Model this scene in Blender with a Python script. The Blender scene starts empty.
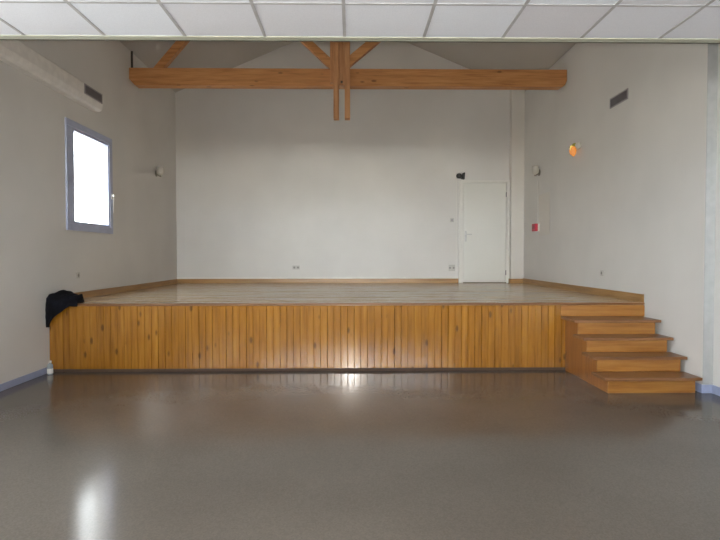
import bpy, bmesh, math, random
from mathutils import Vector, Matrix, noise
random.seed(7)
scene = bpy.context.scene
COL = scene.collection

# ------------------------------------------------------------ camera
cam_data = bpy.data.cameras.new('camera')
cam = bpy.data.objects.new('camera', cam_data)
COL.objects.link(cam)
scene.camera = cam
F_PX = 549.2
YAW, PITCH, ROLL, CAM_H = 0.0150, -0.0265, -0.0007, 1.3769
cam_data.sensor_width = 36.0
cam_data.lens = F_PX / 720.0 * 36.0
cam_data.clip_start = 0.05
_fw = Vector((math.sin(YAW) * math.cos(PITCH), math.cos(YAW) * math.cos(PITCH), math.sin(PITCH)))
_r = Vector((math.cos(YAW), -math.sin(YAW), 0))
_u = _r.cross(_fw)
_r2 = math.cos(ROLL) * _r + math.sin(ROLL) * _u
_u2 = -math.sin(ROLL) * _r + math.cos(ROLL) * _u
_m = Matrix((_r2, _u2, -_fw)).transposed().to_4x4()
_m.translation = Vector((0, 0, CAM_H))
cam.matrix_world = _m

# ------------------------------------------------------------ world, daylight, exposure
SKY = 9.0
GROUND = 5.5
BRIGHT_SIDE = 8.0      # sky gain behind the camera, added to brighten the back wall
scene.view_settings.view_transform = 'Standard'
scene.view_settings.look = 'None'
scene.view_settings.gamma = 1.0
scene.view_settings.use_curve_mapping = False
scene.view_settings.exposure = 0.40
scene.cycles.max_bounces = 12
scene.cycles.diffuse_bounces = 8
scene.cycles.glossy_bounces = 6
scene.cycles.transparent_max_bounces = 12
scene.cycles.sample_clamp_indirect = 8.0
scene.cycles.use_denoising = True

world = bpy.data.worlds.new('overcast_sky')
scene.world = world
world.use_nodes = True
wn, wl = world.node_tree.nodes, world.node_tree.links
wn.clear()
w_out = wn.new('ShaderNodeOutputWorld')
w_bg = wn.new('ShaderNodeBackground')
w_tc = wn.new('ShaderNodeTexCoord')
w_sep = wn.new('ShaderNodeSeparateXYZ')
w_ramp = wn.new('ShaderNodeValToRGB')
w_map = wn.new('ShaderNodeMapRange')
wl.new(w_tc.outputs['Generated'], w_sep.inputs[0])
w_map.inputs['From Min'].default_value = -1
w_map.inputs['From Max'].default_value = 1
wl.new(w_sep.outputs['Z'], w_map.inputs['Value'])
wl.new(w_map.outputs[0], w_ramp.inputs[0])
g = GROUND / SKY
w_ramp.color_ramp.elements[0].position = 0.49
w_ramp.color_ramp.elements[0].color = (g * 1.0, g * 0.97, g * 0.9, 1)
w_ramp.color_ramp.elements[1].position = 0.51
w_ramp.color_ramp.elements[1].color = (0.96, 0.98, 1.0, 1)
wl.new(w_ramp.outputs[0], w_bg.inputs[0])
w_bg.inputs[1].default_value = SKY
w_boost = wn.new('ShaderNodeMapRange')
w_boost.interpolation_type = 'SMOOTHSTEP'
w_boost.inputs['From Min'].default_value = -0.965
w_boost.inputs['From Max'].default_value = -0.99
w_boost.inputs['To Min'].default_value = SKY
w_boost.inputs['To Max'].default_value = SKY * BRIGHT_SIDE
wl.new(w_sep.outputs['Y'], w_boost.inputs['Value'])
wl.new(w_boost.outputs[0], w_bg.inputs[1])
wl.new(w_bg.outputs[0], w_out.inputs[0])

# the photographer's small flash, just above where the camera stands
FLASH = 92.0
fl_d = bpy.data.lights.new('camera_flash', 'AREA')
fl_d.shape = 'DISK'
fl_d.size = 0.04
fl_d.energy = FLASH
fl_d.color = (1.0, 0.95, 0.88)
fl = bpy.data.objects.new('camera_flash', fl_d)
COL.objects.link(fl)
fl.location = (-0.03, 0.02, CAM_H + 0.05)
fl.rotation_euler = (math.pi / 2 + PITCH, 0, -YAW)

# room measures (metres)
XL, XR, XR2 = -3.574, 3.501, 3.602      # left wall, right wall over the stage, right wall of the hall
Y_REAR, Y_STEP, Y_EDGE, Y_STAGE, Y_BACK = -5.0, 5.403, 4.254, 6.513, 11.285
H = 0.8114                              # stage height
ZC = 3.027                              # hung ceiling
Z_EAVE, Z_RIDGE, X_MID = 4.68, 6.2, -0.036
T = 0.3                                 # wall thickness

# openings: (y0, y1, z0, z1) on the left wall and (x0, x1, z0, z1) on the rear wall
WIN1 = (6.94, 8.25, 1.70, 3.10)
LEFT_OPEN = [WIN1, (-4.4, -2.1, 0.9, 2.9), (-1.4, 0.9, 0.9, 2.9), (1.6, 3.9, 0.9, 2.9)]  # all but the first are unseen guesses, sized for the light
REAR_OPEN = [(-3.3, -0.35, 2.0, 2.85), (0.35, 3.3, 2.0, 2.85)]  # unseen openings, added to light the back wall

# ------------------------------------------------------------ materials
class NT:
    def __init__(s, name):
        s.m = bpy.data.materials.new(name)
        s.m.use_nodes = True
        s.n, s.l = s.m.node_tree.nodes, s.m.node_tree.links
        s.b = s.n['Principled BSDF']
        s.tc = s.n.new('ShaderNodeTexCoord')
    def mapping(s, scale=(1, 1, 1)):
        k = s.n.new('ShaderNodeMapping')
        k.inputs['Scale'].default_value = scale
        s.l.new(s.tc.outputs['Object'], k.inputs[0])
        return k.outputs[0]
    def noise(s, vec, scale=5, detail=4, rough=0.5):
        k = s.n.new('ShaderNodeTexNoise')
        k.inputs['Scale'].default_value = scale
        k.inputs['Detail'].default_value = detail
        k.inputs['Roughness'].default_value = rough
        s.l.new(vec, k.inputs['Vector'])
        return k.outputs[0]
    def ramp(s, fac, stops):
        k = s.n.new('ShaderNodeValToRGB')
        e = k.color_ramp.elements
        while len(e) < len(stops):
            e.new(0.5)
        for i, (p_, c) in enumerate(stops):
            e[i].position = p_
            e[i].color = (*c, 1)
        s.l.new(fac, k.inputs[0])
        return k.outputs[0]
    def mix(s, fac, a, b, mode='MIX'):
        k = s.n.new('ShaderNodeMix')
        k.data_type = 'RGBA'
        k.blend_type = mode
        for v, i in ((fac, 0), (a, 6), (b, 7)):
            if isinstance(v, (int, float)):
                k.inputs[i].default_value = v
            elif isinstance(v, tuple):
                k.inputs[i].default_value = (*v, 1)
            else:
                s.l.new(v, k.inputs[i])
        return k.outputs[2]
    def math(s, op, a, b=0.0):
        k = s.n.new('ShaderNodeMath')
        k.operation = op
        for i, v in enumerate((a, b)):
            if isinstance(v, (int, float)):
                k.inputs[i].default_value = v
            else:
                s.l.new(v, k.inputs[i])
        return k.outputs[0]
    def color(s, c):
        if isinstance(c, tuple):
            s.b.inputs['Base Color'].default_value = (*c, 1)
        else:
            s.l.new(c, s.b.inputs['Base Color'])
        return s
    def bump(s, h, strength=0.2, dist=0.01):
        k = s.n.new('ShaderNodeBump')
        k.inputs['Strength'].default_value = strength
        k.inputs['Distance'].default_value = dist
        s.l.new(h, k.inputs['Height'])
        s.l.new(k.outputs[0], s.b.inputs['Normal'])
        return s
    def rough(s, r):
        if isinstance(r, (int, float)):
            s.b.inputs['Roughness'].default_value = r
        else:
            s.l.new(r, s.b.inputs['Roughness'])
        return s
    def sep(s):
        k = s.n.new('ShaderNodeSeparateXYZ')
        s.l.new(s.tc.outputs['Object'], k.inputs[0])
        return k.outputs
    def white(s, a, b=None):
        k = s.n.new('ShaderNodeTexWhiteNoise')
        k.noise_dimensions = '2D'
        c = s.n.new('ShaderNodeCombineXYZ')
        s.l.new(a, c.inputs[0])
        if b is not None:
            s.l.new(b, c.inputs[1])
        s.l.new(c.outputs[0], k.inputs['Vector'])
        return k.outputs['Value']

def plaster(name, c, bump=0.25):
    t = NT(name)
    n1 = t.noise(t.mapping(), 0.8, 3)
    n2 = t.noise(t.mapping(), 60, 4, 0.6)
    lo = tuple(v * 0.93 for v in c)
    hi = tuple(min(1, v * 1.04) for v in c)
    t.color(t.ramp(n1, [(0.3, lo), (0.7, hi)]))
    t.rough(0.75).bump(n2, bump, 0.004)
    t.b.inputs['Specular IOR Level'].default_value = 0.3
    return t.m

def plain(name, c, rough=0.5, metal=0.0, var=0.06, scale=12):
    t = NT(name)
    n = t.noise(t.mapping(), scale, 3)
    t.color(t.ramp(n, [(0.3, tuple(v * (1 - var) for v in c)), (0.7, tuple(min(1, v * (1 + var)) for v in c))]))
    t.rough(rough)
    t.b.inputs['Metallic'].default_value = metal
    return t.m

def wood(name, dark, mid, light, axis, board=None, board_axis=None, rough=0.3, knots=True, offset=0.0, coat=0.0, spec=0.5, tintamt=1.0):
    """grain runs along axis ('X','Y','Z'); boards of width board counted along board_axis"""
    t = NT(name)
    sc = [16.0, 16.0, 16.0]
    sc['XYZ'.index(axis)] = 1.1
    xyz = t.sep()
    vec = t.mapping(tuple(sc))
    if board:
        idx = t.math('FLOOR', t.math('DIVIDE', t.math('SUBTRACT', xyz['XYZ'.index(board_axis)], offset), board))
        rnd = t.white(idx)
        add = t.n.new('ShaderNodeVectorMath')
        add.operation = 'ADD'
        comb = t.n.new('ShaderNodeCombineXYZ')
        sh = t.math('MULTIPLY', rnd, 37.0)
        for i in range(3):
            t.l.new(sh, comb.inputs[i])
        t.l.new(vec, add.inputs[0])
        t.l.new(comb.outputs[0], add.inputs[1])
        vec = add.outputs[0]
    n = t.noise(vec, 1.6, 5, 0.6)
    col = t.ramp(n, [(0.28, dark), (0.5, mid), (0.75, light)])
    if board:
        tint = t.ramp(rnd, [(0.0, (0.80, 0.77, 0.72)), (0.5, (1.0, 1.0, 1.0)), (1.0, (1.15, 1.16, 1.18))])
        col = t.mix(tintamt, col, tint, 'MULTIPLY')
    if knots:
        k = t.n.new('ShaderNodeTexVoronoi')
        ks = [8.0, 8.0, 8.0]
        ks['XYZ'.index(axis)] = 3.2
        kv = t.mapping(tuple(ks))
        t.l.new(kv, k.inputs['Vector'])
        k.inputs['Scale'].default_value = 1.0
        kn = t.ramp(k.outputs['Distance'], [(0.09, (1, 1, 1)), (0.17, (0, 0, 0))])
        col = t.mix(t.math('MULTIPLY', kn, 0.75), col, tuple(v * 0.35 for v in dark))
    t.color(col)
    t.rough(t.math('ADD', t.math('MULTIPLY', n, 0.12), rough - 0.06))
    t.bump(n, 0.08, 0.002)
    t.b.inputs['Coat Weight'].default_value = coat
    t.b.inputs['Coat Roughness'].default_value = 0.12
    t.b.inputs['Specular IOR Level'].default_value = spec
    return t.m

M_WALL = plaster('cream_roughcast', (0.695, 0.682, 0.66))
M_ROOF = plaster('shaded_roof_lining', (0.50, 0.475, 0.45), 0.1)  # white lining, greyed to hold the shade under the roof
M_PILLAR = plaster('pillar_paint', (0.70, 0.675, 0.63), 0.1)
M_WHITE = plain('white_paint', (0.72, 0.72, 0.68), 0.4, var=0.012, scale=2)
M_TRUNK = plain('white_plastic', (0.76, 0.75, 0.71), 0.4, var=0.012, scale=2)
M_PLASTIC = plain('socket_plastic', (0.50, 0.49, 0.46), 0.35)
M_HOLE = plain('dark_sockets', (0.24, 0.23, 0.22), 0.6)
M_BLUE = plain('grey_blue_paint', (0.42, 0.46, 0.62), 0.45)
M_BLUEBASE = plain('blue_baseboard_paint', (0.33, 0.38, 0.55), 0.45)
M_METAL = plain('brushed_steel', (0.55, 0.55, 0.54), 0.3, 0.9)
M_DARKMETAL = plain('dark_steel', (0.06, 0.055, 0.05), 0.45, 0.6)
M_GRILLE = plain('grey_grille', (0.17, 0.155, 0.17), 0.5, 0.2)
M_GRILLEFR = plain('grille_frame', (0.34, 0.32, 0.33), 0.5)
M_DUCT = plain('duct_paint', (0.80, 0.78, 0.75), 0.5)
M_BLACK = plain('black_plastic', (0.015, 0.014, 0.013), 0.4)
M_RED = plain('red_plastic', (0.50, 0.02, 0.05), 0.35)
M_SHADE = plain('opal_glass', (0.52, 0.50, 0.45), 0.3)
M_BRASS = plain('aged_brass', (0.26, 0.24, 0.20), 0.35, 0.5)  # muted brass for the lamp backplates and arms
M_TBAR = plain('ceiling_grid_grey', (0.42, 0.42, 0.44), 0.5)
M_ANGLE = plain('edge_angle_olive', (0.46, 0.47, 0.39), 0.5)
M_ANGLEDK = plain('edge_dark_strip', (0.06, 0.06, 0.045), 0.9)
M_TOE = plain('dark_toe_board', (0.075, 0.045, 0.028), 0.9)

M_PANEL = wood('varnished_pine_boards', (0.21, 0.081, 0.0062), (0.305, 0.128, 0.0108), (0.385, 0.178, 0.021), 'Z', 0.08, 'X', rough=0.155, offset=XL, coat=0.5, tintamt=0.5)
M_STEPWOOD = wood('varnished_step_pine', (0.235, 0.092, 0.016), (0.34, 0.147, 0.029), (0.42, 0.205, 0.05), 'X', rough=0.32, knots=False, coat=0.2)
M_TREAD = wood('worn_tread_pine', (0.14, 0.058, 0.022), (0.21, 0.094, 0.036), (0.29, 0.142, 0.06), 'X', rough=0.34, knots=False, coat=0.15)
M_SIDE = wood('red_pine_side', (0.20, 0.068, 0.015), (0.30, 0.115, 0.026), (0.38, 0.165, 0.041), 'Z', rough=0.35, coat=0.1)
M_SKIRT = wood('skirting_pine', (0.22, 0.115, 0.035), (0.34, 0.185, 0.06), (0.43, 0.25, 0.09), 'X', rough=0.35, knots=False)
M_SKIRTY = wood('skirting_pine_side', (0.22, 0.115, 0.035), (0.34, 0.185, 0.06), (0.43, 0.25, 0.09), 'Y', rough=0.35, knots=False)
M_BEAM = wood('glulam_beam', (0.33, 0.13, 0.040), (0.52, 0.235, 0.080), (0.62, 0.32, 0.125), 'X', rough=0.5)
M_POST = wood('glulam_post', (0.32, 0.135, 0.05), (0.50, 0.24, 0.10), (0.60, 0.34, 0.16), 'Z', rough=0.5, knots=False)
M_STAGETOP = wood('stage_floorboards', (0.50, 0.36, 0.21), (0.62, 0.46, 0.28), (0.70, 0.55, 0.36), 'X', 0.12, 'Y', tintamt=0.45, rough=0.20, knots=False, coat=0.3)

def make_floor_mat():
    t = NT('polished_terrazzo')
    n1 = t.noise(t.mapping(), 0.7, 4)
    base = t.ramp(n1, [(0.3, (0.104, 0.091, 0.078)), (0.7, (0.130, 0.116, 0.100))])
    v = t.n.new('ShaderNodeTexVoronoi')
    v.inputs['Scale'].default_value = 120
    t.l.new(t.mapping(), v.inputs['Vector'])
    sp = t.ramp(v.outputs['Color'], [(0.2, (0.92, 0.92, 0.91)), (0.5, (1, 1, 1)), (0.85, (1.10, 1.09, 1.07))])
    t.color(t.mix(1.0, base, sp, 'MULTIPLY'))
    n2 = t.noise(t.mapping(), 2.2, 5, 0.65)
    t.rough(t.ramp(n2, [(0.2, (0.12, 0.12, 0.12)), (0.8, (0.17, 0.17, 0.17))]))
    n3 = t.noise(t.mapping(), 7, 3)
    t.bump(n3, 0.04, 0.004)
    t.b.inputs['Specular IOR Level'].default_value = 0.26
    return t.m
M_FLOOR = make_floor_mat()

def make_tile_mat():
    t = NT('ceiling_tile')
    x = t.sep()
    ix = t.math('FLOOR', t.math('DIVIDE', t.math('ADD', x[0], 0.053), 0.6))
    iy = t.math('FLOOR', t.math('DIVIDE', t.math('SUBTRACT', x[1], 3.654), 0.6))
    r = t.white(ix, iy)
    c = t.ramp(r, [(0, (0.71, 0.71, 0.77)), (1, (0.80, 0.84, 0.93))])
    n = t.noise(t.mapping(), 140, 3)
    t.color(t.mix(0.12, c, t.ramp(n, [(0.35, (0.45, 0.45, 0.45)), (0.6, (0.85, 0.85, 0.87))])))
    t.rough(0.8).bump(n, 0.15, 0.003)
    return t.m
M_TILE = make_tile_mat()

def make_glass(name):
    m = bpy.data.materials.new(name)
    m.use_nodes = True
    n, l = m.node_tree.nodes, m.node_tree.links
    n.clear()
    o = n.new('ShaderNodeOutputMaterial')
    mx = n.new('ShaderNodeMixShader')
    fr = n.new('ShaderNodeFresnel')
    fr.inputs[0].default_value = 1.35
    tr = n.new('ShaderNodeBsdfTransparent')
    tr.inputs[0].default_value = (0.95, 0.97, 0.97, 1)
    gl = n.new('ShaderNodeBsdfGlossy')
    gl.inputs['Roughness'].default_value = 0.02
    ge = n.new('ShaderNodeNewGeometry')
    inv = n.new('ShaderNodeMath')
    inv.operation = 'SUBTRACT'
    inv.inputs[0].default_value = 1.0
    l.new(ge.outputs['Backfacing'], inv.inputs[1])
    mu = n.new('ShaderNodeMath')
    mu.operation = 'MULTIPLY'
    l.new(fr.outputs[0], mu.inputs[0])
    l.new(inv.outputs[0], mu.inputs[1])
    l.new(mu.outputs[0], mx.inputs[0])
    l.new(tr.outputs[0], mx.inputs[1])
    l.new(gl.outputs[0], mx.inputs[2])
    l.new(mx.outputs[0], o.inputs[0])
    return m
M_GLASS = make_glass('window_glass')

def make_cloth_mat():
    t = NT('dark_navy_cloth')
    n = t.noise(t.mapping(), 7, 3)
    t.color(t.ramp(n, [(0.35, (0.005, 0.005, 0.006)), (0.62, (0.008, 0.009, 0.015))]))
    t.rough(0.9)
    w = t.noise(t.mapping(), 180, 2)
    t.bump(w, 0.2, 0.002)
    t.b.inputs['Specular IOR Level'].default_value = 0.15
    return t.m
M_CLOTH = make_cloth_mat()

def make_amber(name, c, e):
    t = NT(name)
    n = t.noise(t.mapping(), 25, 2)
    t.color(t.ramp(n, [(0.35, tuple(v * 0.8 for v in c)), (0.65, c)]))
    t.rough(0.2)
    t.b.inputs['Emission Color'].default_value = (*c, 1)
    t.b.inputs['Emission Strength'].default_value = e
    return t.m
M_AMBER = make_amber('lit_amber_glass', (0.80, 0.30, 0.07), 0.35)
M_YELLOW = make_amber('lit_yellow_glass', (0.90, 0.62, 0.18), 0.5)
M_OLIVE = make_amber('olive_glass', (0.30, 0.29, 0.05), 0.1)

def make_bottle_mat():
    t = NT('bottle_plastic')
    n = t.noise(t.mapping(), 20, 2)
    t.color(t.ramp(n, [(0.4, (0.45, 0.52, 0.58)), (0.6, (0.55, 0.62, 0.66))]))
    t.rough(0.1)
    t.b.inputs['Transmission Weight'].default_value = 0.35
    return t.m
M_BOTTLE = make_bottle_mat()

# ------------------------------------------------------------ mesh helpers
def link(name, bm, mat, parent=None, smooth=False):
    bmesh.ops.recalc_face_normals(bm, faces=bm.faces)
    me = bpy.data.meshes.new(name)
    if smooth:
        for f in bm.faces:
            f.smooth = True
    bm.to_mesh(me)
    bm.free()
    me.materials.append(mat)
    o = bpy.data.objects.new(name, me)
    COL.objects.link(o)
    if parent is not None:
        o.parent = parent
        o.matrix_parent_inverse = Matrix.Translation(parent.location).inverted() if parent.location.length else Matrix()
    return o

def box(bm, x0, x1, y0, y1, z0, z1, bev=0.0, seg=2):
    r = bmesh.ops.create_cube(bm, size=1)
    vs = r['verts']
    for v in vs:
        v.co = Vector(((x0 + x1) / 2 + v.co.x * (x1 - x0), (y0 + y1) / 2 + v.co.y * (y1 - y0), (z0 + z1) / 2 + v.co.z * (z1 - z0)))
    if bev:
        es = list({e for v in vs for e in v.link_edges})
        bmesh.ops.bevel(bm, geom=es, offset=bev, segments=seg, affect='EDGES', profile=0.5)
    return bm

def B(*a, bev=0.0, seg=2):
    return box(bmesh.new(), *a, bev=bev, seg=seg)

def prism(pts, axis, a, b, bm=None):
    """pts: 2-D outline; extruded along axis from a to b. For 'x': pts=(y,z); 'y': (x,z); 'z': (x,y)"""
    bm = bm or bmesh.new()
    def P(p, t):
        return {'x': (t, p[0], p[1]), 'y': (p[0], t, p[1]), 'z': (p[0], p[1], t)}[axis]
    va = [bm.verts.new(P(p, a)) for p in pts]
    vb = [bm.verts.new(P(p, b)) for p in pts]
    n = len(pts)
    bm.faces.new(va)
    bm.faces.new(vb[::-1])
    for i in range(n):
        bm.faces.new((va[i], va[(i + 1) % n], vb[(i + 1) % n], vb[i]))
    return bm

def lathe(prof, center, axis='z', seg=24, bm=None):
    """prof: list of (radius, t) along axis"""
    bm = bm or bmesh.new()
    c = Vector(center)
    rings = []
    for r, t in prof:
        ring = []
        for k in range(seg):
            a = 2 * math.pi * k / seg
            u, w = r * math.cos(a), r * math.sin(a)
            p = {'z': (u, w, t), 'x': (t, u, w), 'y': (u, t, w)}[axis]
            ring.append(bm.verts.new(c + Vector(p)))
        rings.append(ring)
    for i in range(len(rings) - 1):
        for k in range(seg):
            bm.faces.new((rings[i][k], rings[i][(k + 1) % seg], rings[i + 1][(k + 1) % seg], rings[i + 1][k]))
    bm.faces.new(rings[0][::-1])
    bm.faces.new(rings[-1])
    return bm

def tube(path, r, seg=8, bm=None):
    bm = bm or bmesh.new()
    path = [Vector(p) for p in path]
    rings = []
    for i, p in enumerate(path):
        d = (path[min(i + 1, len(path) - 1)] - path[max(i - 1, 0)]).normalized()
        s = d.cross(Vector((0, 0, 1)))
        if s.length < 0.05:
            s = d.cross(Vector((1, 0, 0)))
        s.normalize()
        w = s.cross(d)
        rings.append([bm.verts.new(p + r * (math.cos(2 * math.pi * k / seg) * s + math.sin(2 * math.pi * k / seg) * w)) for k in range(seg)])
    for i in range(len(rings) - 1):
        for k in range(seg):
            bm.faces.new((rings[i][k], rings[i][(k + 1) % seg], rings[i + 1][(k + 1) % seg], rings[i + 1][k]))
    bm.faces.new(rings[0][::-1])
    bm.faces.new(rings[-1])
    return bm

def structure(o, label=None, category=None):
    o['kind'] = 'structure'
    if label:
        o['label'] = label
    if category:
        o['category'] = category
    return o

def tag(o, label, category, group=None):
    o['label'] = label
    o['category'] = category
    if group:
        o['group'] = group
    return o

def empty(name, loc, label, category, group=None):
    o = bpy.data.objects.new(name, None)
    o.empty_display_size = 0.1
    COL.objects.link(o)
    o.location = loc
    return tag(o, label, category, group)

def wall_with_holes(a0, a1, z0, z1, holes, put, bm):
    """grid partition of a rectangle minus holes; put(bm, a0, a1, z0, z1)"""
    As = sorted({a0, a1, *[h[0] for h in holes], *[h[1] for h in holes]})
    for i in range(len(As) - 1):
        p, q = As[i], As[i + 1]
        hs = sorted([(h[2], h[3]) for h in holes if h[0] < q - 1e-6 and h[1] > p + 1e-6])
        z = z0
        for lo, hi in hs:
            if lo > z + 1e-6:
                put(bm, p, q, z, lo)
            z = hi
        if z < z1 - 1e-6:
            put(bm, p, q, z, z1)

# ------------------------------------------------------------ shell
structure(link('floor', B(XL - T, XR2 + T, Y_REAR - T, Y_BACK + T, -0.2, 0.0), M_FLOOR), 'polished dark grey terrazzo floor of the hall', 'floor')

bm = bmesh.new()
wall_with_holes(Y_REAR - T, Y_BACK + T, 0.0, Z_EAVE, LEFT_OPEN, lambda b, p, q, a, c: box(b, XL - T, XL, p, q, a, c), bm)
bmesh.ops.remove_doubles(bm, verts=bm.verts, dist=1e-5)
structure(link('wall_left', bm, M_WALL), 'cream roughcast wall on the left with the small window', 'wall')

bm = B(XR, XR2 + T, Y_STEP, Y_BACK + T, 0.0, Z_EAVE)
structure(link('wall_right_hall', B(XR2, XR2 + T, Y_REAR - T, Y_STEP, 0.0, Z_EAVE), M_WALL), 'cream right wall of the hall in front of the steps', 'wall')
structure(link('wall_right', bm, M_WALL), 'cream roughcast wall on the right beside the steps', 'wall')

DX0, DX1, DZ1 = 2.292, 3.165, H + 2.045     # door leaf on the back wall
def gable(y0, y1, zlow, mat, name, holes=()):
    b = bmesh.new()
    wall_with_holes(XL, XR2, zlow, Z_EAVE, holes, lambda bb, p, q, a, c: box(bb, p, q, y0, y1, a, c), b)
    prism([(XL, Z_EAVE), (XR2, Z_EAVE), (X_MID, Z_RIDGE)], 'y', y0, y1, b)
    return link(name, b, mat)
structure(gable(Y_BACK, Y_BACK + T, 0.0, M_WALL, 'wall_back'), 'cream gabled back wall behind the stage', 'wall')
structure(gable(Y_REAR - T, Y_REAR, 0.0, M_WALL, 'wall_rear', REAR_OPEN), 'wall at the rear of the hall behind the camera', 'wall')
structure(gable(Y_EDGE + 0.02, Y_EDGE + 0.05, ZC + 0.03, M_WALL, 'wall_bulkhead'), 'upright wall closing the hall ceiling towards the stage', 'wall')

bm = bmesh.new()
for xe in (XL - T, XR2 + T):
    s = (Z_RIDGE - Z_EAVE) / ((X_MID - XL) if xe < 0 else (XR2 - X_MID))
    ze = Z_RIDGE - s * abs(xe - X_MID)
    prism([(xe, ze), (X_MID, Z_RIDGE), (X_MID, Z_RIDGE + 0.2), (xe, ze + 0.2)], 'y', Y_REAR - T, Y_BACK + T, bm)
structure(link('ceiling_sloped', bm, M_ROOF), 'white sloping roof lining above the stage, shade put into its grey', 'ceiling')

# square pillar in the back right corner
structure(link('wall_pillar', B(3.24, XR, Y_BACK - 0.15, Y_BACK, H, 5.35), M_PILLAR), 'square pale pillar boxed into the back right corner', 'pillar')

# hung ceiling
structure(link('ceiling', B(XL, XR2, Y_REAR, Y_EDGE, ZC + 0.004, ZC + 0.03), M_TILE), 'pale square tiled hung ceiling over the hall', 'ceiling')
bm = bmesh.new()
k = -6
while True:
    x = -0.053 + 0.6 * k
    k += 1
    if x < XL + 0.02:
        continue
    if x > XR2 - 0.02:
        break
    box(bm, x - 0.011, x + 0.011, Y_REAR, Y_EDGE - 0.05, ZC, ZC + 0.004)
y = 3.654
while y > Y_REAR:
    box(bm, XL, XR2, y - 0.011, y + 0.011, ZC - 0.0005, ZC + 0.004)
    y -= 0.6
structure(link('trim_1', bm, M_TBAR), 'grey metal grid between the ceiling tiles', 'ceiling grid')
bm = B(XL, XR2, Y_EDGE - 0.055, Y_EDGE + 0.01, ZC - 0.003, ZC + 0.006)
structure(link('trim_2', bm, M_ANGLE), 'pale olive metal edge strip of the tiled ceiling', 'ceiling edge')
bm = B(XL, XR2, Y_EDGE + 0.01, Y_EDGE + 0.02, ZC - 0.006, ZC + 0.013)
structure(link('trim_3', bm, M_ANGLEDK), 'dark strip along the edge of the tiled ceiling', 'ceiling edge')  # near-black strip just behind the olive edge, slightly lower

structure(link('trim_5', B(XR + 0.001, XR2, Y_STEP - 0.006, Y_STEP, 0.085, Z_EAVE), plain('darkened_step_face', (0.43, 0.445, 0.45), 0.6)), 'grey facing added on the right wall step, darkened to tone down its light', 'wall facing')  # added facing, its darker grey stands in for dimmer light

# blue-grey baseboards on the hall floor
bm = B(XL, XL + 0.014, Y_REAR, Y_STAGE, 0, 0.072, bev=0.003)
structure(link('baseboard_left', bm, M_BLUEBASE), 'blue baseboard along the left wall at floor level', 'baseboard')
bm = B(XR2 - 0.014, XR2, Y_REAR, Y_STEP, 0, 0.085, bev=0.003)
box(bm, XR + 0.0, XR2, Y_STEP - 0.014, Y_STEP, 0, 0.085, bev=0.003)
box(bm, XR - 0.014, XR, Y_STEP - 0.014, Y_STAGE, 0, 0.085, bev=0.003)
structure(link('baseboard_right', bm, M_BLUEBASE), 'blue baseboard on the right wall behind the steps', 'baseboard')
bm = B(XL + 0.014, XR2 - 0.014, Y_REAR, Y_REAR + 0.014, 0, 0.08)
structure(link('baseboard_rear', bm, M_BLUEBASE), 'blue baseboard of the rear wall behind the camera', 'baseboard')

# pine skirting round the stage
SK = 0.088
structure(link('baseboard_stage_back', B(XL + 0.018, 2.198, Y_BACK - 0.018, Y_BACK, H, H + SK, bev=0.004), M_SKIRT), 'pine skirting along the back of the stage', 'baseboard')
structure(link('baseboard_stage_left', B(XL, XL + 0.018, Y_STAGE + 0.0, Y_BACK, H, H + SK, bev=0.004), M_SKIRTY), 'pine skirting along the left of the stage', 'baseboard')
bm = B(XR - 0.018, XR, Y_STAGE, Y_BACK - 0.15, H, H + SK + 0.01, bev=0.004)
structure(link('baseboard_stage_right', bm, M_SKIRTY), 'pine skirting along the right of the stage', 'baseboard')
bm = B(3.222, XR - 0.018, Y_BACK - 0.168, Y_BACK - 0.15, H, H + SK, bev=0.004)
box(bm, 3.222, 3.24, Y_BACK - 0.15, Y_BACK, H, H + SK, bev=0.004)
structure(link('baseboard_pillar', bm, M_SKIRT), 'pine skirting round the pillar foot', 'baseboard')
structure(link('trim_4', B(XL, 2.198, Y_BACK - 0.012, Y_BACK, H + SK, H + SK + 0.035, bev=0.003), M_TRUNK), 'slim white cable strip on top of the back skirting', 'cable strip')

# ------------------------------------------------------------ windows
def frame_bm(put, a0, a1, z0, z1, w, bm, wl=None):
    put(bm, a0, a1, z1 - w, z1)
    put(bm, a0, a1, z0, z0 + w)
    put(bm, a0, a0 + (wl or w), z0 + w, z1 - w)
    put(bm, a1 - w, a1, z0 + w, z1 - w)

def left_window(n, y0, y1, z0, z1, label, visible=False):
    w, wl = 0.085, 0.17
    bm = bmesh.new()
    frame_bm(lambda b, p, q, a, c: box(b, XL - 0.10, XL + 0.022, p, q, a, c, bev=0.004), y0, y1, z0, z1, w, bm, wl)
    o = structure(link('window_%d' % n, bm, M_BLUE), label, 'window')
    s = bmesh.new()
    frame_bm(lambda b, p, q, a, c: box(b, XL - 0.065, XL + 0.012, p, q, a, c, bev=0.004), y0 + wl, y1 - w, z0 + w, z1 - w, 0.035, s)
    sash = link('sash', s, M_BLUE, o)
    link('pane', B(XL - 0.034, XL - 0.028, y0 + wl + 0.03, y1 - w - 0.03, z0 + w + 0.03, z1 - w - 0.03), M_GLASS, sash)
    if visible:
        yh, zh = y1 - 0.04, 2.26
        bm = B(XL + 0.022, XL + 0.034, yh - 0.018, yh + 0.018, zh - 0.05, zh + 0.03, bev=0.003)
        box(bm, XL + 0.034, XL + 0.075, yh - 0.011, yh + 0.011, zh - 0.01, zh + 0.012, bev=0.004)
        box(bm, XL + 0.060, XL + 0.078, yh - 0.05, yh + 0.012, zh - 0.014, zh + 0.014, bev=0.005)
        h = link('window_handle', bm, M_WHITE, o)
        h['label'] = 'white window handle'
        c = link('pull_cord', tube([(XL + 0.05, yh + 0.006, zh - 0.01), (XL + 0.045, yh + 0.004, zh - 0.12), (XL + 0.04, yh + 0.012, zh - 0.25)], 0.003), M_TRUNK, o)
        c['label'] = 'thin white cord hanging from the handle'
left_window(1, *WIN1, 'small blue-framed window on the left wall, bright daylight outside', True)
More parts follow.
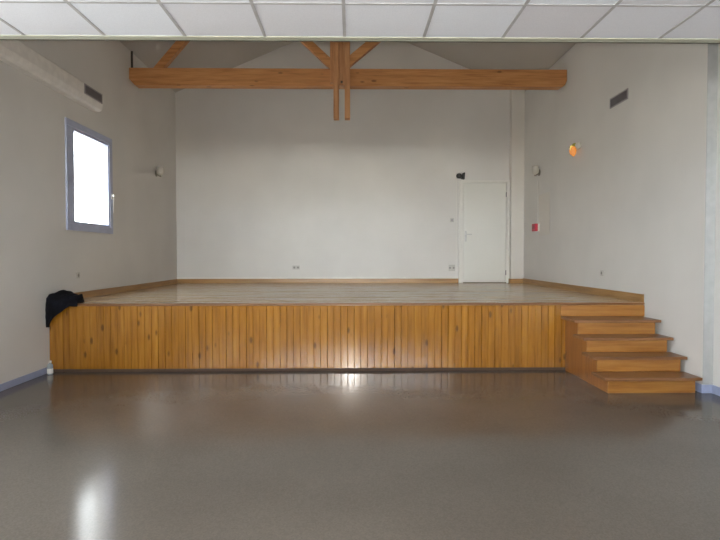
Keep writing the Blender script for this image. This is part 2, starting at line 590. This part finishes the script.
for i, wdw in enumerate(LEFT_OPEN[1:]):
    left_window(i + 2, *wdw, 'blue-framed hall window on the left wall outside the picture, guessed and sized for the light')

def rear_frame(n, x0, x1, z0, z1):
    bm = bmesh.new()
    put = lambda b, p, q, a, c: box(b, p, q, Y_REAR - 0.10, Y_REAR + 0.02, a, c, bev=0.004)
    frame_bm(put, x0, x1, z0, z1, 0.07, bm)
    put(bm, (x0 + x1) / 2 - 0.03, (x0 + x1) / 2 + 0.03, z0 + 0.07, z1 - 0.07)
    o = structure(link(n, bm, M_BLUE), 'blue-framed glazing added in the unseen rear wall to light the stage end', 'window' if 'window' in n else 'door')
    for a, b in ((x0 + 0.07, (x0 + x1) / 2 - 0.03), ((x0 + x1) / 2 + 0.03, x1 - 0.07)):
        link('pane', B(a, b, Y_REAR - 0.064, Y_REAR - 0.058, z0 + 0.07, z1 - 0.07), M_GLASS, o)
    return o
rear_frame('window_5', *REAR_OPEN[0])
rear_frame('window_6', *REAR_OPEN[1])

# ------------------------------------------------------------ door on the back wall
leaf = structure(link('door_1', B(DX0, DX1, Y_BACK - 0.030, Y_BACK - 0.004, H + 0.012, DZ1, bev=0.003), M_WHITE), 'plain white door at the back of the stage', 'door')
bm = bmesh.new()
box(bm, 2.200, DX0 - 0.006, Y_BACK - 0.05, Y_BACK, H, DZ1 + 0.055, bev=0.004)
box(bm, DX1 + 0.008, DX1 + 0.075, Y_BACK - 0.05, Y_BACK, H, DZ1 + 0.055, bev=0.004)
box(bm, DX0 - 0.006, DX1 + 0.008, Y_BACK - 0.05, Y_BACK, DZ1 + 0.006, DZ1 + 0.055, bev=0.004)
link('door_frame', bm, M_TRUNK, leaf)
bm = B(DX0 + 0.025, DX0 + 0.065, Y_BACK - 0.038, Y_BACK - 0.03, 1.66, 1.88, bev=0.003)
box(bm, DX0 + 0.038, DX0 + 0.052, Y_BACK - 0.085, Y_BACK - 0.038, 1.80, 1.815, bev=0.003)
box(bm, DX0 + 0.036, DX0 + 0.165, Y_BACK - 0.095, Y_BACK - 0.078, 1.798, 1.818, bev=0.005)
h = link('door_handle', bm, M_METAL, leaf)
h['label'] = 'steel lever handle on a long plate'
for z in (1.02, 2.62):
    link('hinge', lathe([(0.010, z - 0.05), (0.010, z + 0.05)], (DX1 + 0.003, Y_BACK - 0.042, 0), 'z', 12), M_GRILLE, leaf)
link('threshold', B(DX0 - 0.006, DX1 + 0.008, Y_BACK - 0.05, Y_BACK, H, H + 0.010), M_TOE, leaf)['label'] = 'dark threshold strip'

# ------------------------------------------------------------ stage
stage = empty('stage', (0, 8.9, 0), 'raised pine-boarded stage filling the back of the hall', 'stage')
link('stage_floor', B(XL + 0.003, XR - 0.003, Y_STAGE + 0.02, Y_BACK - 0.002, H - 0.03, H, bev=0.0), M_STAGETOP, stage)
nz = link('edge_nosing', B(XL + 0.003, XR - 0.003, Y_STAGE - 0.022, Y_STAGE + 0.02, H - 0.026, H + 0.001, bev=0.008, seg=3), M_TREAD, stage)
bm = bmesh.new()
x = XL + 0.002
ztop, zbot = H - 0.03, 0.035
cols = []
while x < XR - 0.003:
    x2 = min(x + 0.08, XR - 0.002)
    if XR - 0.002 - x2 < 0.04:
        x2 = XR - 0.002
    dy = random.uniform(-0.0006, 0.0006)
    tl = random.uniform(-0.00018, 0.00018)
    gd = random.choice((0.004, 0.006, 0.010))
    gw = 0.003 if gd < 0.01 else 0.0045
    cols += [(x, Y_STAGE + gd), (x + gw, Y_STAGE + dy + tl), (x + 0.02, Y_STAGE + dy - 0.0001), (x2 - 0.02, Y_STAGE + dy - 0.0001), (x2 - gw, Y_STAGE + dy - tl)]
    x = x2
cols.append((XR - 0.002, Y_STAGE + 0.006))
vt = [bm.verts.new((a, b, ztop)) for a, b in cols]
vb = [bm.verts.new((a, b, zbot)) for a, b in cols]
for i in range(len(cols) - 1):
    bm.faces.new((vb[i], vb[i + 1], vt[i + 1], vt[i]))
# back of the panelling, so that it is a solid board front
bt = [bm.verts.new((cols[0][0], Y_STAGE + 0.02, ztop)), bm.verts.new((cols[-1][0], Y_STAGE + 0.02, ztop))]
bb = [bm.verts.new((cols[0][0], Y_STAGE + 0.02, zbot)), bm.verts.new((cols[-1][0], Y_STAGE + 0.02, zbot))]
bm.faces.new((bb[0], bt[0], bt[1], bb[1]))
bm.faces.new([*vt, bt[1], bt[0]])
bm.faces.new([*vb[::-1], bb[0], bb[1]])
bm.faces.new((vb[0], vt[0], bt[0], bb[0]))
bm.faces.new((vb[-1], bb[1], bt[1], vt[-1]))
link('front_panelling', bm, M_PANEL, stage)
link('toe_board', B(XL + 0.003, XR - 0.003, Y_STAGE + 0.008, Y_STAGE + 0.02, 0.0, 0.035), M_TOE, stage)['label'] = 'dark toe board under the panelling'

# ------------------------------------------------------------ steps
SX0, SX1 = 2.555, 3.435
steps = empty('wooden_steps', (3.0, 5.95, 0), 'four-tread wooden steps up to the stage, right of the boarded front', 'steps')
R = H / 5
YR = [5.41, 5.66, 5.91, 6.15]
for i in range(4):
    z1 = R * (i + 1)
    link('riser', B(SX0, SX1, YR[i], YR[i] + 0.02, R * i + (0.001 if i else 0.0), z1 - 0.03, bev=0.002), M_STEPWOOD, steps)
    yb = YR[i + 1] + 0.0 if i < 3 else Y_STAGE - 0.003
    link('tread', B(SX0 - 0.06, SX1 + 0.04, YR[i] - 0.055, yb, z1 - 0.03, z1, bev=0.006), M_TREAD, steps)
link('riser', B(SX0 - 0.06, XR - 0.002, Y_STAGE - 0.016, Y_STAGE - 0.002, R * 4 + 0.002, H - 0.031, bev=0.002), M_STEPWOOD, steps)['label'] = 'top riser board fixed to the stage front'
out = [(YR[0] + 0.02, 0.0)]
for i in range(4):
    z1 = R * (i + 1) - 0.03
    out += [(YR[i] + 0.02, z1)]
    if i < 3:
        out += [(YR[i + 1] + 0.02, z1)]
out += [(Y_STAGE - 0.004, R * 4 - 0.03), (Y_STAGE - 0.004, 0.0)]
for xa in (SX0, SX1 - 0.02):
    link('side_panel', prism(out, 'x', xa, xa + 0.02), M_SIDE, steps)

# ------------------------------------------------------------ roof truss
YB0, YB1, ZB0, ZB1 = 8.95, 9.13, 4.115, 4.392
truss = empty('roof_truss', (X_MID, 9.0, ZB0), 'exposed brown timber truss spanning the stage from wall to wall', 'roof beam')
bm = prism([(XL, ZB0 + 0.10), (XL + 0.09, ZB0), (XR - 0.08, ZB0), (XR - 0.03, ZB0 + 0.03), (XR, ZB0 + 0.10), (XR, ZB1), (XL, ZB1)], 'y', YB0, YB1)
bmesh.ops.bevel(bm, geom=list(bm.edges), offset=0.006, segments=1, affect='EDGES')
link('tie_beam', bm, M_BEAM, truss)
for xa, xb in ((-0.288, -0.202), (-0.110, -0.024)):
    link('king_post', B(xa, xb, 8.80, YB0, 3.56, 6.05, bev=0.006), M_POST, truss)
link('spacer_block', B(-0.202, -0.110, 8.85, YB0, ZB0 - 0.02, 6.1, bev=0.004), M_POST, truss)['label'] = 'recessed middle timber between the post planks'
link('side_cheek', B(-0.343, -0.288, 8.84, YB0, ZB0 + 0.02, 5.98, bev=0.004), M_POST, truss)
def brace(x0, z0, x1, z1, w, ya, yb, name='brace'):
    d = Vector((x1 - x0, z1 - z0)).normalized()
    n = Vector((-d.y, d.x)) * w / 2
    pts = [(x0 + n.x, z0 + n.y), (x1 + n.x, z1 + n.y), (x1 - n.x, z1 - n.y), (x0 - n.x, z0 - n.y)]
    b = prism(pts, 'y', ya, yb)
    bmesh.ops.bevel(b, geom=list(b.edges), offset=0.005, segments=1, affect='EDGES')
    return link(name, b, M_BEAM, truss)
brace(-0.30, 4.41, -1.42, 5.436, 0.125, 8.85, 8.95)
brace(-0.07, 4.45, 1.15, 5.463, 0.135, 8.85, 8.95)
brace(-3.146, 4.36, -2.50, 5.11, 0.125, 8.97, 9.08, 'raking_strut')
link('hanger_strap', B(XL + 0.03, XL + 0.06, 8.96, 8.975, ZB1 - 0.01, 4.66), M_DARKMETAL, truss)['label'] = 'thin dark metal strap above the left beam end'
link('bolt', lathe([(0.018, 8.835), (0.018, 8.85)], (-0.156, 0, ZB0 + 0.03), 'y', 12), M_DARKMETAL, truss)

# ------------------------------------------------------------ duct on the left wall
duct = empty('air_duct', (XL, 6.0, 3.37), 'long white air duct high on the left wall above the window', 'air duct')
prof = [(XL, 3.365), (XL + 0.075, 3.365), (XL + 0.11, 3.385), (XL + 0.132, 3.45), (XL + 0.132, 3.595), (XL + 0.12, 3.61), (XL, 3.61)]
link('duct_casing', prism(prof, 'y', Y_EDGE + 0.12, 7.72), M_DUCT, duct)
gr = bmesh.new()
gx = XL + 0.132
frame_bm(lambda b, p, q, a, c: box(b, gx, gx + 0.012, p, q, a, c, bev=0.002), 7.18, 7.68, 3.465, 3.595, 0.014, gr)
gf = link('grille_frame', gr, M_GRILLEFR, duct)
gb = B(gx, gx + 0.003, 7.193, 7.667, 3.478, 3.582)
for k in range(6):
    z = 3.482 + k * 0.0165
    prism([(gx + 0.002, z), (gx + 0.010, z + 0.006), (gx + 0.010, z + 0.009), (gx + 0.002, z + 0.003)], 'y', 7.193, 7.667, gb)
link('louvres', gb, M_GRILLE, gf)['label'] = 'dark grey louvred outlet'

# ------------------------------------------------------------ grille on the right wall
vent = empty('wall_vent', (XR, 7.19, 3.42), 'small dark grey louvred vent high on the right wall', 'vent')
vb_ = bmesh.new()
frame_bm(lambda b, p, q, a, c: box(b, XR - 0.014, XR, p, q, a, c, bev=0.002), 6.95, 7.43, 3.355, 3.49, 0.014, vb_)
link('vent_frame', vb_, M_GRILLEFR, vent)
bm = B(XR - 0.003, XR, 6.964, 7.416, 3.369, 3.476)
for k in range(6):
    z = 3.373 + k * 0.0175
    prism([(XR - 0.003, z), (XR - 0.011, z + 0.006), (XR - 0.011, z + 0.009), (XR - 0.003, z + 0.003)], 'y', 6.964, 7.416, bm)
link('louvres', bm, M_GRILLE, vent)

# ------------------------------------------------------------ wall lamps
def wall_lamp(side, y, z, label):
    xw = XL if side < 0 else XR
    s = -side
    o = empty('wall_lamp', (xw, y, z), label, 'wall lamp', 'small wall lamps beside the stage')
    prof = [(0.060, 0.0), (0.060, 0.012), (0.045, 0.020)]
    link('backplate', lathe([(r, s * t) for r, t in prof], (xw, y + 0.06, z), 'x', 20), M_BRASS, o)
    link('arm', tube([(xw + s * 0.015, y + 0.06, z - 0.01), (xw + s * 0.06, y + 0.055, z - 0.05), (xw + s * 0.095, y + 0.03, z - 0.06), (xw + s * 0.10, y, z - 0.04)], 0.011), M_BRASS, o)
    pr = [(0.016, -0.045), (0.045, -0.03), (0.062, 0.0), (0.066, 0.05), (0.060, 0.105), (0.055, 0.105), (0.058, 0.05), (0.04, -0.02)]
    link('lamp_shade', lathe(pr, (xw + s * 0.10, y - 0.01, z), 'z', 20), M_SHADE, o, smooth=True)['label'] = 'pale opal cup shade'
wall_lamp(-1, 10.08, 2.88, 'small pale wall lamp on the left wall near the back corner')
wall_lamp(1, 10.18, 2.92, 'small pale wall lamp on the right wall above the red call point')

# coloured lamp on the right wall
cl = empty('coloured_wall_lamp', (XR, 8.46, 3.03), 'small lit amber and yellow glass lamp on the right wall', 'wall lamp')
link('backplate', lathe([(0.05, 0.0), (0.05, -0.012), (0.03, -0.02)], (XR, 8.46, 3.07), 'x', 20), M_SHADE, cl)
for (dx, dy, dz, ln, rad, mat, nm) in ((-0.075, 0.07, -0.03, 0.13, 0.045, M_AMBER, 'orange'), (-0.09, -0.02, -0.05, 0.15, 0.045, M_AMBER, 'orange'), (-0.10, 0.02, 0.0, 0.09, 0.032, M_YELLOW, 'yellow'), (-0.06, 0.0, 0.04, 0.07, 0.045, M_OLIVE, 'olive green'), (-0.05, -0.10, 0.02, 0.10, 0.045, M_SHADE, 'pale')):
    c = (XR + dx, 8.46 + dy, 3.03 + dz)
    pr = [(rad * 0.25, -ln * 0.55), (rad * 0.75, -ln * 0.35), (rad, 0.0), (rad * 0.8, ln * 0.35), (rad * 0.3, ln * 0.5)]
    link('glass_petal', lathe(pr, c, 'z', 14), mat, cl, smooth=True)['label'] = nm + ' glass petal'
link('arm', tube([(XR - 0.01, 8.46, 3.07), (XR - 0.05, 8.46, 3.09), (XR - 0.09, 8.61, 3.07)], 0.008), M_BRASS, cl)

# twin spot above the door
sp = empty('spotlight', (2.24, Y_BACK, 2.99), 'small black twin-headed spotlight on the wall above the door', 'spotlight')
link('bracket', B(2.19, 2.30, Y_BACK - 0.03, Y_BACK, 2.95, 3.03, bev=0.006), M_GRILLE, sp)
link('arm', tube([(2.24, Y_BACK - 0.02, 2.99), (2.22, Y_BACK - 0.08, 2.99), (2.18, Y_BACK - 0.11, 2.99)], 0.014), M_BLACK, sp)
link('lamp_head', lathe([(0.03, -0.05), (0.05, -0.03), (0.055, 0.0), (0.05, 0.035), (0.025, 0.06)], (2.175, Y_BACK - 0.13, 2.99), 'y', 20), M_BLACK, sp, smooth=True)['label'] = 'round black lamp head'
link('lamp_head', prism([(2.235, 2.935), (2.29, 2.925), (2.30, 3.06), (2.26, 3.05), (2.225, 2.985)], 'y', Y_BACK - 0.14, Y_BACK - 0.04), M_BLACK, sp)['label'] = 'angular black lamp head'
link('cable', tube([(2.15, Y_BACK - 0.006, 2.95), (2.15, Y_BACK - 0.006, H + SK + 0.035)], 0.005), M_TRUNK, sp)

# red call point with its cable trunking
al = empty('fire_call_point', (XR, 10.30, 1.90), 'red square fire call point on the right wall beside the pillar', 'alarm')
link('backbox', B(XR - 0.03, XR, 10.19, 10.41, 1.82, 1.98, bev=0.006), M_TRUNK, al)['label'] = 'white backing box'
link('red_cover', B(XR - 0.085, XR - 0.03, 10.205, 10.395, 1.83, 1.97, bev=0.008), M_RED, al)
link('press_window', B(XR - 0.088, XR - 0.085, 10.24, 10.36, 1.87, 1.93, bev=0.001), plain('dark_red_press', (0.25, 0.01, 0.03), 0.3), al)
tag(link('cable_trunking', B(XR - 0.009, XR, 10.28, 10.32, 1.98, 2.78, bev=0.003), M_TRUNK), 'slim pale cable trunking rising from the red call point', 'cable trunking')
pn = tag(link('wall_panel', B(XR - 0.006, XR, 9.68, 10.24, 1.74, 2.50, bev=0.002), M_PILLAR), 'flat pale panel on the right wall right of the red call point', 'wall panel')

# sockets
def socket(name, loc, axis, s, label, w=0.08, h=0.08, n=1, cat='socket', grp=None):
    """axis 'y': on the back wall; axis 'x': on a side wall, s = direction into the room"""
    o = empty(name, loc, label, cat, grp)
    x, y, z = loc
    def slab(a0, a1, z0, z1, d0, d1, bev):
        if axis == 'y':
            return B(x + a0, x + a1, y - d1, y - d0, z + z0, z + z1, bev=bev)
        lo, hi = sorted((x + s * d0, x + s * d1))
        return B(lo, hi, y + a0, y + a1, z + z0, z + z1, bev=bev)
    link('cover_plate', slab(-w / 2, w / 2, -h / 2, h / 2, 0, 0.012, 0.003), M_PLASTIC, o)
    if cat == 'socket':
        for k in range(n):
            off = (k - (n - 1) / 2) * 0.075
            ax = axis
            c = (x + off, y - 0.012, z) if ax == 'y' else (x + s * 0.012, y + off, z)
            t = -1 if ax == 'y' else s
            link('socket_well', lathe([(0.021, -0.001 * t), (0.021, 0.0015 * t)], c, ax, 16), M_HOLE, o)
    else:
        link('rocker', slab(-w * 0.28, w * 0.28, -h * 0.32, h * 0.32, 0.012, 0.018, 0.002), M_GRILLEFR, o)
    return o
socket('wall_socket', (-1.14, Y_BACK, 1.13), 'y', -1, 'double grey socket low on the back wall left of its middle', w=0.15, n=2)
socket('wall_socket', (2.06, Y_BACK, 1.12), 'y', -1, 'double grey socket low on the back wall beside the door', w=0.13, h=0.13, n=2)
socket('wall_socket', (XL, 7.21, 1.12), 'x', 1, 'small pale socket on the left wall, up and right of the dark cloth')
socket('wall_socket', (XR, 7.62, 1.13), 'x', -1, 'small pale socket on the right wall above the stage skirting')
socket('light_switch', (2.06, Y_BACK, 2.10), 'y', -1, 'small pale light switch on the back wall left of the door', cat='light switch')

# ------------------------------------------------------------ dark cloth over the stage corner
def cloth():
    bm = bmesh.new()
    nx, ns = 26, 40
    xs = [XL + 0.004 + 0.36 * i / nx for i in range(nx + 1)]
    grid = []
    for i, x in enumerate(xs):
        u = i / nx
        zlow = 0.54 + 0.265 * min(1, max(0, (u - 0.12) / 0.75)) ** 0.55
        top = 0.105 + 0.018 * math.sin(u * 5.2 + 0.6)
        if i == nx:
            top = 0.012
        yb = 6.95 - 0.34 * u * u
        row = []
        # path: back foot on the stage, over the heap, down the front
        path = [(yb, H + 0.006), (yb - 0.04, H + top * 0.6), (yb - 0.12, H + top * 0.95), (6.62, H + top), (6.52, H + top * 0.8), (6.455, H + 0.0 + top * 0.2), (6.445, min(H - 0.03, zlow + 0.12)), (6.44, zlow)]
        L = [0]
        for a, b in zip(path, path[1:]):
            L.append(L[-1] + math.hypot(b[0] - a[0], b[1] - a[1]))
        for j in range(ns + 1):
            d = L[-1] * j / ns
            k = max(q for q in range(len(L)) if L[q] <= d + 1e-9)
            k = min(k, len(path) - 2)
            t = (d - L[k]) / max(1e-6, L[k + 1] - L[k])
            y = path[k][0] * (1 - t) + path[k + 1][0] * t
            z = path[k][1] * (1 - t) + path[k + 1][1] * t
            nn = noise.noise(Vector((x * 14, y * 9 + z * 4, 3.1))) * 0.028 + noise.noise(Vector((x * 35, z * 20, y * 22))) * 0.009
            if y > 6.5:
                z = max(H + 0.006, z + nn)
            else:
                y = min(6.468, y + nn * 1.1)
            row.append(bm.verts.new((x, y, z)))
        grid.append(row)
    for i in range(nx):
        for j in range(ns):
            bm.faces.new((grid[i][j], grid[i + 1][j], grid[i + 1][j + 1], grid[i][j + 1]))
    o = link('dark_cloth', bm, M_CLOTH, smooth=True)
    s = o.modifiers.new('thickness', 'SOLIDIFY')
    s.thickness = 0.010
    s.offset = 1
    return tag(o, 'dark navy cloth heaped over the left front corner of the stage', 'cloth')
cloth()

# ------------------------------------------------------------ bottle
bt_ = empty('water_bottle', (-3.505, 6.40, 0), 'small clear and white bottle on the floor at the left end of the stage', 'bottle')
link('bottle_body', lathe([(0.028, 0.0), (0.031, 0.006), (0.031, 0.10), (0.028, 0.112), (0.013, 0.128), (0.012, 0.138)], (-3.505, 6.40, 0), 'z', 24), M_BOTTLE, bt_, smooth=True)
link('bottle_label', lathe([(0.0318, 0.012), (0.0322, 0.014), (0.0322, 0.066), (0.0318, 0.068)], (-3.505, 6.40, 0), 'z', 24), M_TRUNK, bt_)['label'] = 'white wrap-around label'
link('bottle_cap', lathe([(0.016, 0.136), (0.016, 0.155), (0.013, 0.157)], (-3.505, 6.40, 0), 'z', 20), M_TRUNK, bt_)['label'] = 'white cap'
